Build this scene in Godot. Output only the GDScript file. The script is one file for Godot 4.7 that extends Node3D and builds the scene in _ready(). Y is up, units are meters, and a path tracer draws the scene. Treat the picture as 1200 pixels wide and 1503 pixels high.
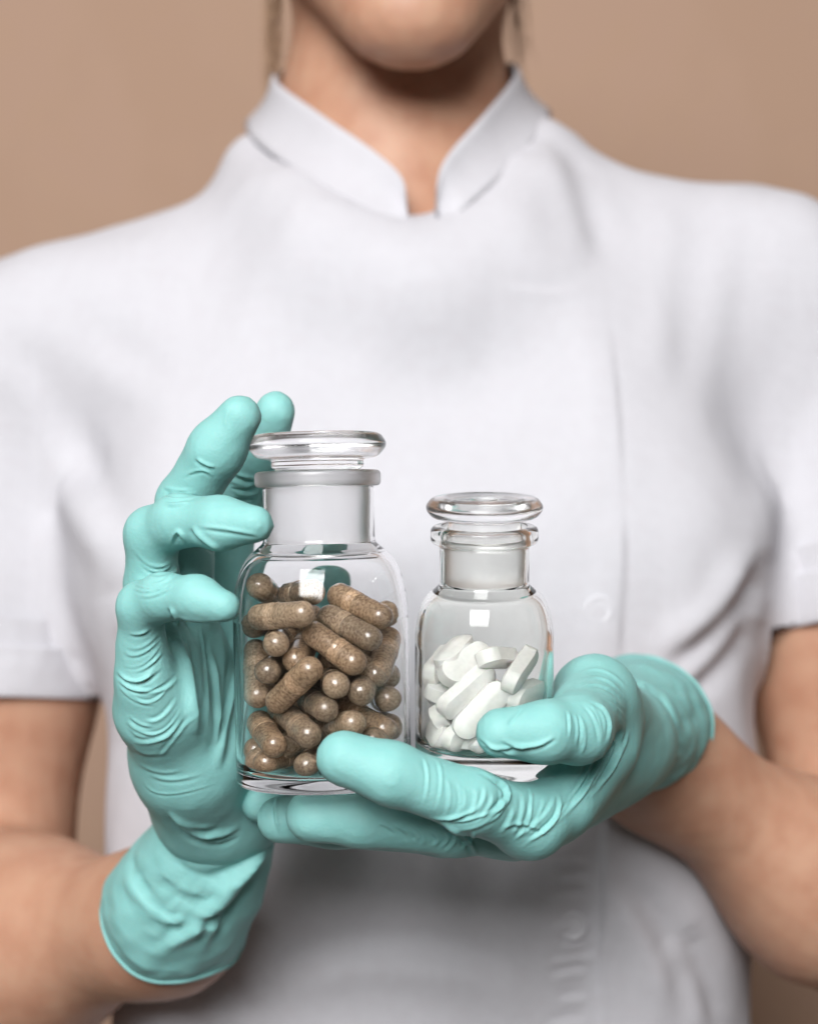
extends Node3D
# A woman in a white tunic and teal gloves holds two stoppered glass bottles.
# Units are metres; the bottles stand at z = 0, the woman behind them, the camera in front.

const K := 0.00038        # metres per photo pixel per metre of distance
const EYE := Vector3(0.0, 1.25, 0.5)
const MM := 0.001

# each sleeve: top, middle of the hem, radius at the hem, the way it points
var SLEEVES := [
	[Vector3(-0.1720, 1.3050, -0.2540), Vector3(-0.1790, 1.1740, -0.2330), 0.0525, Vector3(-0.02, -0.99, 0.12).normalized()],
	[Vector3(0.1780, 1.3200, -0.2540), Vector3(0.1900, 1.2090, -0.2330), 0.0520, Vector3(0.20, -0.97, 0.12).normalized()],
]
var mat := {}
var used := {}
var tunic_points := PackedVector3Array()


# ---------------------------------------------------------------- small helpers
func at(px: float, py: float, z_mm: float) -> Vector3:
	var z := z_mm * MM
	var d := EYE.z - z
	return Vector3((px - 600.0) * K * d, EYE.y + (751.5 - py) * K * d, z)


func numbered(called: String) -> String:
	var n: int = used.get(called, 0)
	used[called] = n + 1
	return called if n == 0 else "%s_%03d" % [called, n]


func tag(o: Node, label: String, category := "", group := "") -> void:
	o.set_meta("label", label)
	if category != "":
		o.set_meta("category", category)
	if group != "":
		o.set_meta("group", group)


func part(called: String, m: Mesh, material: Material, parent: Node, label := "") -> MeshInstance3D:
	var o := MeshInstance3D.new()
	var count := 0
	o.name = called
	while parent.has_node(NodePath(o.name)):
		count += 1
		o.name = "%s_%03d" % [called, count]
	o.mesh = m
	o.material_override = material
	parent.add_child(o, true)
	if label != "":
		o.set_meta("label", label)
	return o


func to_mesh(v: PackedVector3Array, idx: PackedInt32Array, n := PackedVector3Array(), uv := PackedVector2Array()) -> ArrayMesh:
	if n.size() != v.size():
		n = normals_of(v, idx)
	var a := []
	a.resize(Mesh.ARRAY_MAX)
	a[Mesh.ARRAY_VERTEX] = v
	a[Mesh.ARRAY_NORMAL] = n
	a[Mesh.ARRAY_INDEX] = idx
	if uv.size() == v.size():
		a[Mesh.ARRAY_TEX_UV] = uv
	var m := ArrayMesh.new()
	m.add_surface_from_arrays(Mesh.PRIMITIVE_TRIANGLES, a)
	return m


func normals_of(v: PackedVector3Array, idx: PackedInt32Array) -> PackedVector3Array:
	var n := PackedVector3Array()
	n.resize(v.size())
	for i in range(0, idx.size(), 3):
		var a := idx[i]
		var b := idx[i + 1]
		var c := idx[i + 2]
		var f := (v[c] - v[a]).cross(v[b] - v[a])
		n[a] += f
		n[b] += f
		n[c] += f
	for i in n.size():
		n[i] = n[i].normalized()
	return n


# ---------------------------------------------------------------- implicit bodies
# A field is {prims: flat lists, chains: [[first, count, k]], k}: chain 0 is the trunk, each other chain
# joins the trunk smoothly but not the other chains.
func new_field(join: float) -> Dictionary:
	return {"a": PackedVector3Array(), "b": PackedVector3Array(), "ra": PackedFloat32Array(), "rb": PackedFloat32Array(), "s": PackedVector3Array(), "chains": [], "k": join}


func chain(f: Dictionary, k: float) -> void:
	f.chains.append([f.ra.size(), 0, k])


func bone(f: Dictionary, a: Vector3, ra: float, b: Vector3, rb: float, s := Vector3.ONE) -> void:
	f.a.append(a)
	f.b.append(b)
	f.ra.append(ra)
	f.rb.append(rb)
	f.s.append(s)
	f.chains[-1][1] += 1


func limb(f: Dictionary, k: float, pts: Array) -> void:
	chain(f, k)
	for i in pts.size() - 1:
		bone(f, pts[i][0], pts[i][1], pts[i + 1][0], pts[i + 1][1])


func bone_d(f: Dictionary, i: int, p: Vector3) -> float:
	var s: Vector3 = f.s[i]
	var a: Vector3 = f.a[i]
	var q := (p - a) * s
	var ba: Vector3 = (f.b[i] - a) * s
	var t := clampf(q.dot(ba) / maxf(ba.length_squared(), 1e-12), 0.0, 1.0)
	var d := (q - ba * t).length() - lerpf(f.ra[i], f.rb[i], t)
	return d / maxf(s.x, maxf(s.y, s.z)) if s != Vector3.ONE else d


func smin(a: float, b: float, k: float) -> float:
	var h := maxf(k - absf(a - b), 0.0) / k
	return minf(a, b) - h * h * k * 0.25


func field_d(f: Dictionary, p: Vector3, live: Array) -> float:
	var trunk := 1.0
	var best := 1.0
	var first := true
	for c in f.chains.size():
		var d := 1.0
		var k: float = f.chains[c][2]
		for i: int in live[c]:
			d = smin(d, bone_d(f, i, p), k)
		if first:
			trunk = d
			best = d
			first = false
		elif not live[c].is_empty():
			best = minf(best, smin(trunk, d, f.k))
	return best


# Surface nets over the blocks of the grid that the surface crosses. Returns [vertices, quads].
func surface_net(f: Dictionary, cell: float) -> Array:
	var lo := Vector3.INF
	var hi := -Vector3.INF
	for i in f.ra.size():
		var s: Vector3 = f.s[i]
		var ra: Vector3 = Vector3.ONE * f.ra[i] / s
		var rb: Vector3 = Vector3.ONE * f.rb[i] / s
		lo = lo.min(f.a[i] - ra).min(f.b[i] - rb)
		hi = hi.max(f.a[i] + ra).max(f.b[i] + rb)
	var pad: float = cell * 3.0 + f.k * 0.5
	lo -= Vector3.ONE * pad
	hi += Vector3.ONE * pad
	var B := 6
	var nb := Vector3i(((hi - lo) / (cell * B)).ceil())
	var n := nb * B + Vector3i.ONE
	var sy := n.x
	var sz := n.x * n.y
	var grid := PackedFloat32Array()
	grid.resize(n.x * n.y * n.z)
	grid.fill(99.0)
	var half := cell * B * 0.5
	var diag := half * 1.7321
	var blocks: Array[Vector3i] = []
	var all := []
	for c in f.chains:
		all.append(range(c[0], c[0] + c[1]))
	for bz in nb.z:
		for by in nb.y:
			for bx in nb.x:
				var mid := lo + (Vector3(bx, by, bz) + Vector3.ONE * 0.5) * cell * B
				var ds := []
				var least := 1.0
				for c in all:
					var row := []
					for i: int in c:
						var d := bone_d(f, i, mid)
						row.append(d)
						least = minf(least, d)
					ds.append(row)
				if least > diag * 1.5 + f.k:
					continue
				var dm := field_d(f, mid, all)
				if absf(dm) > diag * 1.6 + cell:
					continue
				var live := []
				for c in all.size():
					var keep := []
					for j in all[c].size():
						if ds[c][j] < least + diag * 2.4 + f.k + f.chains[c][2]:
							keep.append(all[c][j])
					live.append(keep)
				blocks.append(Vector3i(bx, by, bz))
				for k in B + 1:
					for j in B + 1:
						var row := (bz * B + k) * sz + (by * B + j) * sy + bx * B
						for i in B + 1:
							if grid[row + i] > 98.0:
								grid[row + i] = field_d(f, lo + Vector3(bx * B + i, by * B + j, bz * B + k) * cell, live)
	var vert := {}
	var v := PackedVector3Array()
	var quads := PackedInt32Array()
	var off := [0, 1, sy, sy + 1, sz, sz + 1, sz + sy, sz + sy + 1]
	var edges := [0, 1, 2, 3, 4, 5, 6, 7, 0, 2, 1, 3, 4, 6, 5, 7, 0, 4, 1, 5, 2, 6, 3, 7]
	var cells := []
	for bl in blocks:
		for k in B:
			for j in B:
				var row := (bl.z * B + k) * sz + (bl.y * B + j) * sy + bl.x * B
				for i in B:
					var at0 := row + i
					var mask := 0
					for c in 8:
						if grid[at0 + off[c]] < 0.0:
							mask |= 1 << c
					if mask == 0 or mask == 255:
						continue
					var sum := Vector3.ZERO
					var count := 0
					for e in 12:
						var c0: int = edges[e * 2]
						var c1: int = edges[e * 2 + 1]
						if ((mask >> c0) & 1) == ((mask >> c1) & 1):
							continue
						var d0 := grid[at0 + off[c0]]
						var d1 := grid[at0 + off[c1]]
						var t := d0 / (d0 - d1)
						sum += Vector3(c0 & 1, (c0 >> 1) & 1, c0 >> 2).lerp(Vector3(c1 & 1, (c1 >> 1) & 1, c1 >> 2), t)
						count += 1
					vert[at0] = v.size()
					v.append(lo + (Vector3(bl.x * B + i, bl.y * B + j, bl.z * B + k) + sum / count) * cell)
					cells.append(at0)
	for at0: int in cells:
		var inside := grid[at0] < 0.0
		for ax in 3:
			var step: int = [1, sy, sz][ax]
			if (grid[at0 + step] < 0.0) == inside:
				continue
			var u: int = [sy, sz, 1][ax]
			var w: int = [sz, 1, sy][ax]
			var q := [vert.get(at0, -1), vert.get(at0 - u, -1), vert.get(at0 - u - w, -1), vert.get(at0 - w, -1)]
			if q.has(-1):
				continue
			if inside:
				q.reverse()
			quads.append_array(PackedInt32Array(q))
	return [v, quads]


# One Catmull-Clark step on a closed quad mesh.
func refine(v: PackedVector3Array, q: PackedInt32Array) -> Array:
	var nv := v.size()
	var nf := q.size() / 4
	var fp := PackedVector3Array()
	fp.resize(nf)
	var edge := {}
	var e_sum := PackedVector3Array()
	var e_a := PackedInt32Array()
	var e_b := PackedInt32Array()
	var qe := PackedInt32Array()
	qe.resize(q.size())
	var e_n := PackedInt32Array()
	for i in nf:
		var c := (v[q[i * 4]] + v[q[i * 4 + 1]] + v[q[i * 4 + 2]] + v[q[i * 4 + 3]]) * 0.25
		fp[i] = c
		for j in 4:
			var a := q[i * 4 + j]
			var b := q[i * 4 + (j + 1) % 4]
			var key := mini(a, b) * nv + maxi(a, b)
			var e: int = edge.get(key, -1)
			if e < 0:
				e = e_a.size()
				edge[key] = e
				e_a.append(a)
				e_b.append(b)
				e_sum.append(Vector3.ZERO)
				e_n.append(0)
			e_sum[e] += c
			e_n[e] += 1
			qe[i * 4 + j] = e
	var ne := e_a.size()
	var out := PackedVector3Array()
	out.resize(nv + ne + nf)
	var f_sum := PackedVector3Array()
	f_sum.resize(nv)
	var val := PackedInt32Array()
	val.resize(nv)
	for i in nf:
		for j in 4:
			f_sum[q[i * 4 + j]] += fp[i]
			val[q[i * 4 + j]] += 1
	var m_sum := PackedVector3Array()
	m_sum.resize(nv)
	var m_n := PackedInt32Array()
	m_n.resize(nv)
	for e in ne:
		var mid := (v[e_a[e]] + v[e_b[e]]) * 0.5
		m_sum[e_a[e]] += mid
		m_sum[e_b[e]] += mid
		m_n[e_a[e]] += 1
		m_n[e_b[e]] += 1
		out[nv + e] = (mid * 2.0 + e_sum[e]) / (2.0 + e_n[e])
	for i in nv:
		if val[i] == 0:
			out[i] = v[i]
			continue
		var n := float(val[i])
		out[i] = (f_sum[i] / n + 2.0 * m_sum[i] / m_n[i] + (n - 3.0) * v[i]) / n if n > 2 else v[i]
	for i in nf:
		out[nv + ne + i] = fp[i]
	var oq := PackedInt32Array()
	oq.resize(nf * 16)
	for i in nf:
		for j in 4:
			var o := i * 16 + j * 4
			oq[o] = q[i * 4 + j]
			oq[o + 1] = nv + qe[i * 4 + j]
			oq[o + 2] = nv + ne + i
			oq[o + 3] = nv + qe[i * 4 + (j + 3) % 4]
	return [out, oq]


func relaxed(v: PackedVector3Array, q: PackedInt32Array, rounds: int) -> PackedVector3Array:
	# cloth bridges hollows: every point moves to the middle of its neighbours
	for it in rounds:
		var sum := PackedVector3Array()
		var count := PackedInt32Array()
		sum.resize(v.size())
		count.resize(v.size())
		for i in q.size() / 4:
			for j in 4:
				var a := q[i * 4 + j]
				var b := q[i * 4 + (j + 1) % 4]
				sum[a] += v[b]
				sum[b] += v[a]
				count[a] += 1
				count[b] += 1
		for i in v.size():
			if count[i] > 0:
				v[i] = v[i].lerp(sum[i] / count[i], 0.7)
	return v


func triangles(q: PackedInt32Array) -> PackedInt32Array:
	var t := PackedInt32Array()
	t.resize(q.size() / 4 * 6)
	for i in q.size() / 4:
		t[i * 6] = q[i * 4]
		t[i * 6 + 1] = q[i * 4 + 1]
		t[i * 6 + 2] = q[i * 4 + 2]
		t[i * 6 + 3] = q[i * 4]
		t[i * 6 + 4] = q[i * 4 + 2]
		t[i * 6 + 5] = q[i * 4 + 3]
	return t


# ---------------------------------------------------------------- folds
# A fold is a curve through three points at a depth, with a width and a height; the surface near it is
# raised on one side and lowered on the other, as stretched rubber or cloth creases.
var rng := RandomNumberGenerator.new()


func bezier(p: Array, t: float) -> Vector2:
	var a: Vector2 = p[0]
	var b: Vector2 = p[1]
	var c: Vector2 = p[2]
	var m := b * 2.0 - (a + c) * 0.5
	return a.lerp(m, t).lerp(m.lerp(c, t), t)


func fold(list: Array, z: float, pts: Array, height: float, width: float, kind := 0) -> void:
	# pts: [x0, y0, x1, y1, x2, y2] in photo pixels, laid at depth z (mm)
	var line := PackedVector2Array()
	var p := [Vector2(pts[0], pts[1]), Vector2(pts[2], pts[3]), Vector2(pts[4], pts[5])]
	for i in 9:
		line.append(bezier(p, i / 8.0))
	list.append({"z": z * MM, "line": line, "h": height * MM, "w": width, "kind": kind})


func bundle(list: Array, z: float, c0: Array, c1: Array, n: int, height: float, width: float, jitter := 5.0, kind := 0) -> void:
	for i in n:
		var t := (i + rng.randf_range(-0.3, 0.3)) / maxf(n - 1, 1)
		var pts := []
		for j in 6:
			pts.append(lerpf(c0[j], c1[j], t) + rng.randf_range(-jitter, jitter))
		var u0 := rng.randf_range(0.0, 0.25)
		var u1 := rng.randf_range(0.75, 1.0)
		var p := [Vector2(pts[0], pts[1]), Vector2(pts[2], pts[3]), Vector2(pts[4], pts[5])]
		var a := bezier(p, u0)
		var b := bezier(p, (u0 + u1) * 0.5)
		var c := bezier(p, u1)
		fold(list, z, [a.x, a.y, b.x, b.y, c.x, c.y], height * rng.randf_range(0.6, 1.25), width * rng.randf_range(0.7, 1.3), kind)


func crease(v: PackedVector3Array, n: PackedVector3Array, folds: Array, back := false) -> PackedVector3Array:
	var bin := {}
	var S := 24.0
	for fi in folds.size():
		var f: Dictionary = folds[fi]
		var box := Rect2(f.line[0], Vector2.ZERO)
		for p in f.line:
			box = box.expand(p)
		box = box.grow(f.w * 3.2)
		for y in range(floori(box.position.y / S), floori(box.end.y / S) + 1):
			for x in range(floori(box.position.x / S), floori(box.end.x / S) + 1):
				bin.get_or_add(Vector2i(x, y), []).append(fi)
	var out := v.duplicate()
	for i in v.size():
		if n[i].z < 0.05 and not back:
			continue
		var d := EYE.z - v[i].z
		var q := Vector2(600.0 + v[i].x / (K * d), 751.5 - (v[i].y - EYE.y) / (K * d))
		var near: Array = bin.get(Vector2i(floori(q.x / S), floori(q.y / S)), [])
		var move := 0.0
		for fi: int in near:
			var f: Dictionary = folds[fi]
			var best := 1e9
			var side := 0.0
			var along := 0.0
			var line: PackedVector2Array = f.line
			for s in 8:
				var a := line[s]
				var ab := line[s + 1] - a
				var t := clampf((q - a).dot(ab) / maxf(ab.length_squared(), 1e-6), 0.0, 1.0)
				var r := q - a - ab * t
				var l := r.length_squared()
				if l < best:
					best = l
					side = signf(ab.cross(r))
					along = (s + t) / 8.0
			var u: float = sqrt(best) / f.w
			if u > 3.0:
				continue
			var depth := clampf(1.0 - absf(v[i].z - f.z) / 0.035, 0.0, 1.0)
			var ends := minf(1.0, minf(along, 1.0 - along) * 4.0)
			if along <= 0.0 or along >= 1.0:
				continue
			var g := 0.0
			if f.kind == 0 or f.kind == 5:
				var su := u * side
				g = exp(-u * u * 1.8) - 0.75 * exp(-pow(su - 1.2, 2.0) * 1.6)
			elif f.kind == 3:
				g = smoothstep(-0.12, 0.12, u * side) * (1.0 - smoothstep(0.6, 2.9, u))
			elif f.kind == 4:
				g = side * u * exp(-u * u) * 2.33
			elif f.kind == 1:
				g = -exp(-u * u)
			else:
				g = exp(-u * u)
			if f.kind == 5:
				ends *= along * 1.4
			move += g * f.h * ends * minf(1.0, depth * 3.0)
		out[i] += n[i] * move * smoothstep(0.05, 0.35, absf(n[i].z))
	return out


# ---------------------------------------------------------------- swept and turned shapes
func lathe(profile: Array, segs := 96) -> ArrayMesh:
	# profile: [radius mm, height mm] pairs, from the bottom up the outside (a closed outline ends where it began)
	var v := PackedVector3Array()
	var idx := PackedInt32Array()
	var m := profile.size()
	for i in m:
		for s in segs:
			var a := TAU * s / segs
			v.append(Vector3(cos(a) * profile[i][0], profile[i][1], sin(a) * profile[i][0]) * MM)
	for i in m - 1:
		for s in segs:
			var t := (s + 1) % segs
			var a := i * segs + s
			var b := i * segs + t
			var c := (i + 1) * segs + t
			var d := (i + 1) * segs + s
			if profile[i][0] > 0.001:
				idx.append_array([a, b, c])
			if profile[i + 1][0] > 0.001:
				idx.append_array([a, c, d])
	# weld: rings on the axis and the seam of a closed outline share their normals
	var n := normals_of(v, idx)
	for i in m:
		if profile[i][0] <= 0.001:
			var up := Vector3.ZERO
			for s in segs:
				up += n[i * segs + s]
			for s in segs:
				n[i * segs + s] = up.normalized()
	return to_mesh(v, idx, n)


func smooth_profile(corners: Array, step := 0.6) -> Array:
	# corners: [r, y, fillet radius]; returns points with the fillets drawn as arcs
	var out := []
	for i in corners.size():
		var p := Vector2(corners[i][0], corners[i][1])
		var f: float = corners[i][2] if corners[i].size() > 2 else 0.0
		if f <= 0.0 or i == 0 or i == corners.size() - 1:
			out.append([p.x, p.y])
			continue
		var a := Vector2(corners[i - 1][0], corners[i - 1][1])
		var b := Vector2(corners[i + 1][0], corners[i + 1][1])
		var da := (a - p).normalized()
		var db := (b - p).normalized()
		var ang := acos(clampf(da.dot(db), -1.0, 1.0))
		var cut := minf(f / tan(ang * 0.5), minf(a.distance_to(p), b.distance_to(p)) * 0.499)
		var s := p + da * cut
		var e := p + db * cut
		var n := maxi(3, ceili((PI - ang) * f / step))
		for j in n + 1:
			var t := float(j) / n
			var q := s.lerp(p, t).lerp(p.lerp(e, t), t)
			out.append([q.x, q.y])
	# split long straight runs so that normals stay true
	var fine := []
	for i in out.size():
		if i > 0:
			var a := Vector2(out[i - 1][0], out[i - 1][1])
			var b := Vector2(out[i][0], out[i][1])
			if a.distance_to(b) > 1.2:
				for e: float in [0.3, 0.6]:
					var q := a.move_toward(b, e)
					fine.append([q.x, q.y])
				for e: float in [0.6, 0.3]:
					var q := b.move_toward(a, e)
					fine.append([q.x, q.y])
		fine.append(out[i])
	return fine


func shoulder(r0: float, y0: float, r1: float, y1: float, down := false) -> Array:
	# the rounded shoulder of a bottle, from its wall up to the root of its neck
	var out := []
	for i in 19:
		var a := deg_to_rad(78.0) * i / 18.0
		out.append([r1 + (r0 - r1) * cos(a), y0 + (y1 - y0) * sin(a)])
	if down:
		out.reverse()
	return out


func loft(rings: Array, closed := true) -> Array:
	# rings: PackedVector3Arrays of one length; returns [vertices, triangles]
	var v := PackedVector3Array()
	var idx := PackedInt32Array()
	var n: int = rings[0].size()
	for r: PackedVector3Array in rings:
		v.append_array(r)
	for i in rings.size() - 1:
		for s in n if closed else n - 1:
			var t := (s + 1) % n
			idx.append_array([i * n + s, i * n + t, (i + 1) * n + t, i * n + s, (i + 1) * n + t, (i + 1) * n + s])
	# faces look outward, away from the middle of their ring
	var nr := normals_of(v, idx)
	var outward := 0.0
	for i in rings.size():
		var mid := Vector3.ZERO
		for p: Vector3 in rings[i]:
			mid += p / n
		for s in n:
			outward += nr[i * n + s].dot((v[i * n + s] - mid).normalized())
	if outward < 0.0:
		idx.reverse()
	return [v, idx]


func tube(path: PackedVector3Array, radius, sides := 10, closed := false) -> Array:
	var rings := []
	var m := path.size()
	var up := Vector3.UP
	for i in m:
		var d: Vector3 = (path[(i + 1) % m] - path[(i - 1 + m) % m]) if closed else (path[mini(i + 1, m - 1)] - path[maxi(i - 1, 0)])
		d = d.normalized()
		if absf(d.dot(up)) > 0.98:
			up = Vector3.RIGHT
		var x := up.cross(d).normalized()
		var y := d.cross(x)
		up = y
		var r: float = radius if radius is float else radius[i]
		var ring := PackedVector3Array()
		for s in sides:
			var a := TAU * s / sides
			ring.append(path[i] + (x * cos(a) + y * sin(a)) * r)
		rings.append(ring)
	if closed:
		rings.append(rings[0])
	return loft(rings)


# ---------------------------------------------------------------- materials
func noise(freq: float, seed_: int, type := FastNoiseLite.TYPE_SIMPLEX_SMOOTH, octaves := 4) -> FastNoiseLite:
	var n := FastNoiseLite.new()
	n.noise_type = type
	n.frequency = freq
	n.seed = seed_
	n.fractal_octaves = octaves
	return n


func noise_tex(n: FastNoiseLite, colors := [], stops := [], size := 512) -> NoiseTexture2D:
	var t := NoiseTexture2D.new()
	t.width = size
	t.height = size
	t.seamless = true
	t.noise = n
	t.generate_mipmaps = false
	if colors.size():
		var g := Gradient.new()
		g.colors = PackedColorArray(colors)
		g.offsets = PackedFloat32Array(stops)
		t.color_ramp = g
	return t


func plain(color: Color, rough: float, called: String) -> StandardMaterial3D:
	var m := StandardMaterial3D.new()
	m.resource_name = called
	m.albedo_color = color
	m.roughness = rough
	return m


func triplanar(m: StandardMaterial3D, tile: float) -> void:
	m.uv1_triplanar = true
	m.uv1_scale = Vector3.ONE / tile


func make_materials() -> void:
	var g := plain(Color(1, 1, 1), 0.58, "teal nitrile")
	g.albedo_texture = noise_tex(noise(0.02, 5), [Color(0.51, 0.738, 0.724), Color(0.525, 0.75, 0.736), Color(0.537, 0.76, 0.746)], [0.2, 0.5, 0.8], 256)
	g.heightmap_enabled = true
	g.heightmap_texture = noise_tex(noise(0.08, 9), [], [], 512)
	g.heightmap_scale = 0.006
	triplanar(g, 0.045)
	g.metallic_specular = 0.38
	g.subsurf_scatter_enabled = true
	g.subsurf_scatter_strength = 0.06
	mat.glove = g

	var s := plain(Color(1, 1, 1), 0.5, "skin")
	s.albedo_texture = noise_tex(noise(0.018, 21), [Color(0.685, 0.505, 0.41), Color(0.715, 0.545, 0.45), Color(0.735, 0.575, 0.478)], [0.2, 0.5, 0.85], 256)
	triplanar(s, 0.08)
	s.subsurf_scatter_enabled = true
	s.subsurf_scatter_strength = 0.12
	s.metallic_specular = 0.4
	mat.skin = s
	mat.lip = plain(Color(0.68, 0.45, 0.39), 0.45, "lips")

	var c := plain(Color(1, 1, 1), 0.92, "white cotton")
	c.albedo_texture = noise_tex(noise(0.03, 31), [Color(0.765, 0.760, 0.780), Color(0.775, 0.770, 0.79)], [0.25, 0.75], 256)
	c.heightmap_enabled = true
	c.heightmap_texture = noise_tex(noise(0.12, 33, FastNoiseLite.TYPE_SIMPLEX, 2), [], [], 512)
	c.heightmap_scale = 0.03
	triplanar(c, 0.06)
	mat.cloth = c
	mat.button = plain(Color(0.775, 0.77, 0.79), 0.4, "white button")

	var w := plain(Color(1, 1, 1), 0.85, "tan wall")
	w.albedo_texture = noise_tex(noise(0.01, 41), [Color(0.71, 0.585, 0.50), Color(0.72, 0.595, 0.51)], [0.3, 0.7], 256)
	triplanar(w, 0.5)
	mat.wall = w

	var hair := plain(Color(1, 1, 1), 0.45, "light brown hair")
	hair.albedo_texture = noise_tex(noise(0.05, 51), [Color(0.50, 0.38, 0.28), Color(0.66, 0.53, 0.41)], [0.3, 0.7], 128)
	triplanar(hair, 0.02)
	mat.hair = hair

	var gl := plain(Color(1.0, 1.0, 1.0, 0.0), 0.0, "clear glass")
	gl.transparency = BaseMaterial3D.TRANSPARENCY_ALPHA
	gl.refraction_enabled = true
	gl.refraction_scale = 0.034
	mat.glass = gl
	var green: StandardMaterial3D = gl.duplicate()
	green.resource_name = "faintly olive glass"
	green.albedo_color = Color(0.991, 0.995, 0.983, 0.0)
	mat.base = green
	var lid: StandardMaterial3D = gl.duplicate()
	lid.resource_name = "worn clear glass"
	lid.roughness = 0.14
	mat.lid = lid
	var ground := plain(Color(1.0, 1.0, 1.0, 0.0), 0.34, "ground glass")
	ground.transparency = BaseMaterial3D.TRANSPARENCY_ALPHA
	ground.refraction_enabled = true
	ground.refraction_scale = 0.05
	mat.ground = ground

	var dark := Color(0.56, 0.47, 0.375)
	for k in 3:
		var p := plain([Color(0.84, 0.825, 0.81), Color(0.72, 0.71, 0.70), Color(0.80, 0.76, 0.72)][k], 0.45, "brown powder in gelatin")
		p.albedo_texture = noise_tex(noise(0.024, 61 + k, FastNoiseLite.TYPE_SIMPLEX, 5), [dark, Color(0.715, 0.62, 0.51), Color(0.755, 0.66, 0.55), Color(0.785, 0.69, 0.58), Color(0.87, 0.785, 0.68)], [0.2, 0.38, 0.5, 0.62, 0.8], 256)
		triplanar(p, 0.008)
		p.clearcoat_enabled = true
		p.clearcoat = 1.0
		p.clearcoat_roughness = 0.04
		mat["powder%d" % k] = p
		var cap: StandardMaterial3D = p.duplicate()
		cap.albedo_color = Color(1.03, 1.03, 1.03) * p.albedo_color
		cap.uv1_offset = Vector3(0.37, 0.11, 0.53)
		mat["cap%d" % k] = cap
		var over: StandardMaterial3D = cap.duplicate()
		over.albedo_color = Color(1.19, 1.19, 1.20) * p.albedo_color
		mat["band%d" % k] = over
	var t := plain(Color(1, 1, 1), 0.5, "white tablet")
	t.albedo_texture = noise_tex(noise(0.05, 71), [Color(0.945, 0.94, 0.935), Color(0.965, 0.96, 0.955)], [0.3, 0.7], 128)
	t.heightmap_enabled = true
	t.heightmap_texture = noise_tex(noise(0.15, 72), [], [], 256)
	t.heightmap_scale = 0.006
	triplanar(t, 0.012)
	t.subsurf_scatter_enabled = true
	t.subsurf_scatter_strength = 0.05
	mat.tablet = t


# ---------------------------------------------------------------- gloves
func q3(a: Array) -> Array:
	return [at(a[0], a[1], a[2]), a[3] * MM]


func digits(f: Dictionary, k: float, pts: Array) -> void:
	var l := []
	for p in pts:
		l.append([at(p[0], p[1], p[2]), p[3] * 0.925 * MM])
	limb(f, k, l)


func palm(f: Dictionary, k: float, rows: Array) -> void:
	chain(f, k)
	for r in rows:
		for i in r.size() - 1:
			var a := q3(r[i])
			var b := q3(r[i + 1])
			bone(f, a[0], a[1], b[0], b[1])


func glove_mesh(f: Dictionary, folds: Array, seed_: int) -> ArrayMesh:
	var net := surface_net(f, 1.6 * MM)
	var fine := refine(net[0], net[1])
	fine = refine(fine[0], fine[1])
	var tri := triangles(fine[1])
	var v: PackedVector3Array = fine[0]
	var n := normals_of(v, tri)
	# loose rubber: broad shallow dents everywhere, then the drawn folds
	var crumple := noise(70.0, seed_, FastNoiseLite.TYPE_SIMPLEX_SMOOTH, 2)
	for i in v.size():
		v[i] += n[i] * crumple.get_noise_3dv(v[i]) * 0.2 * MM
	n = normals_of(v, tri)
	v = crease(v, n, folds)
	return to_mesh(v, tri)


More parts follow.
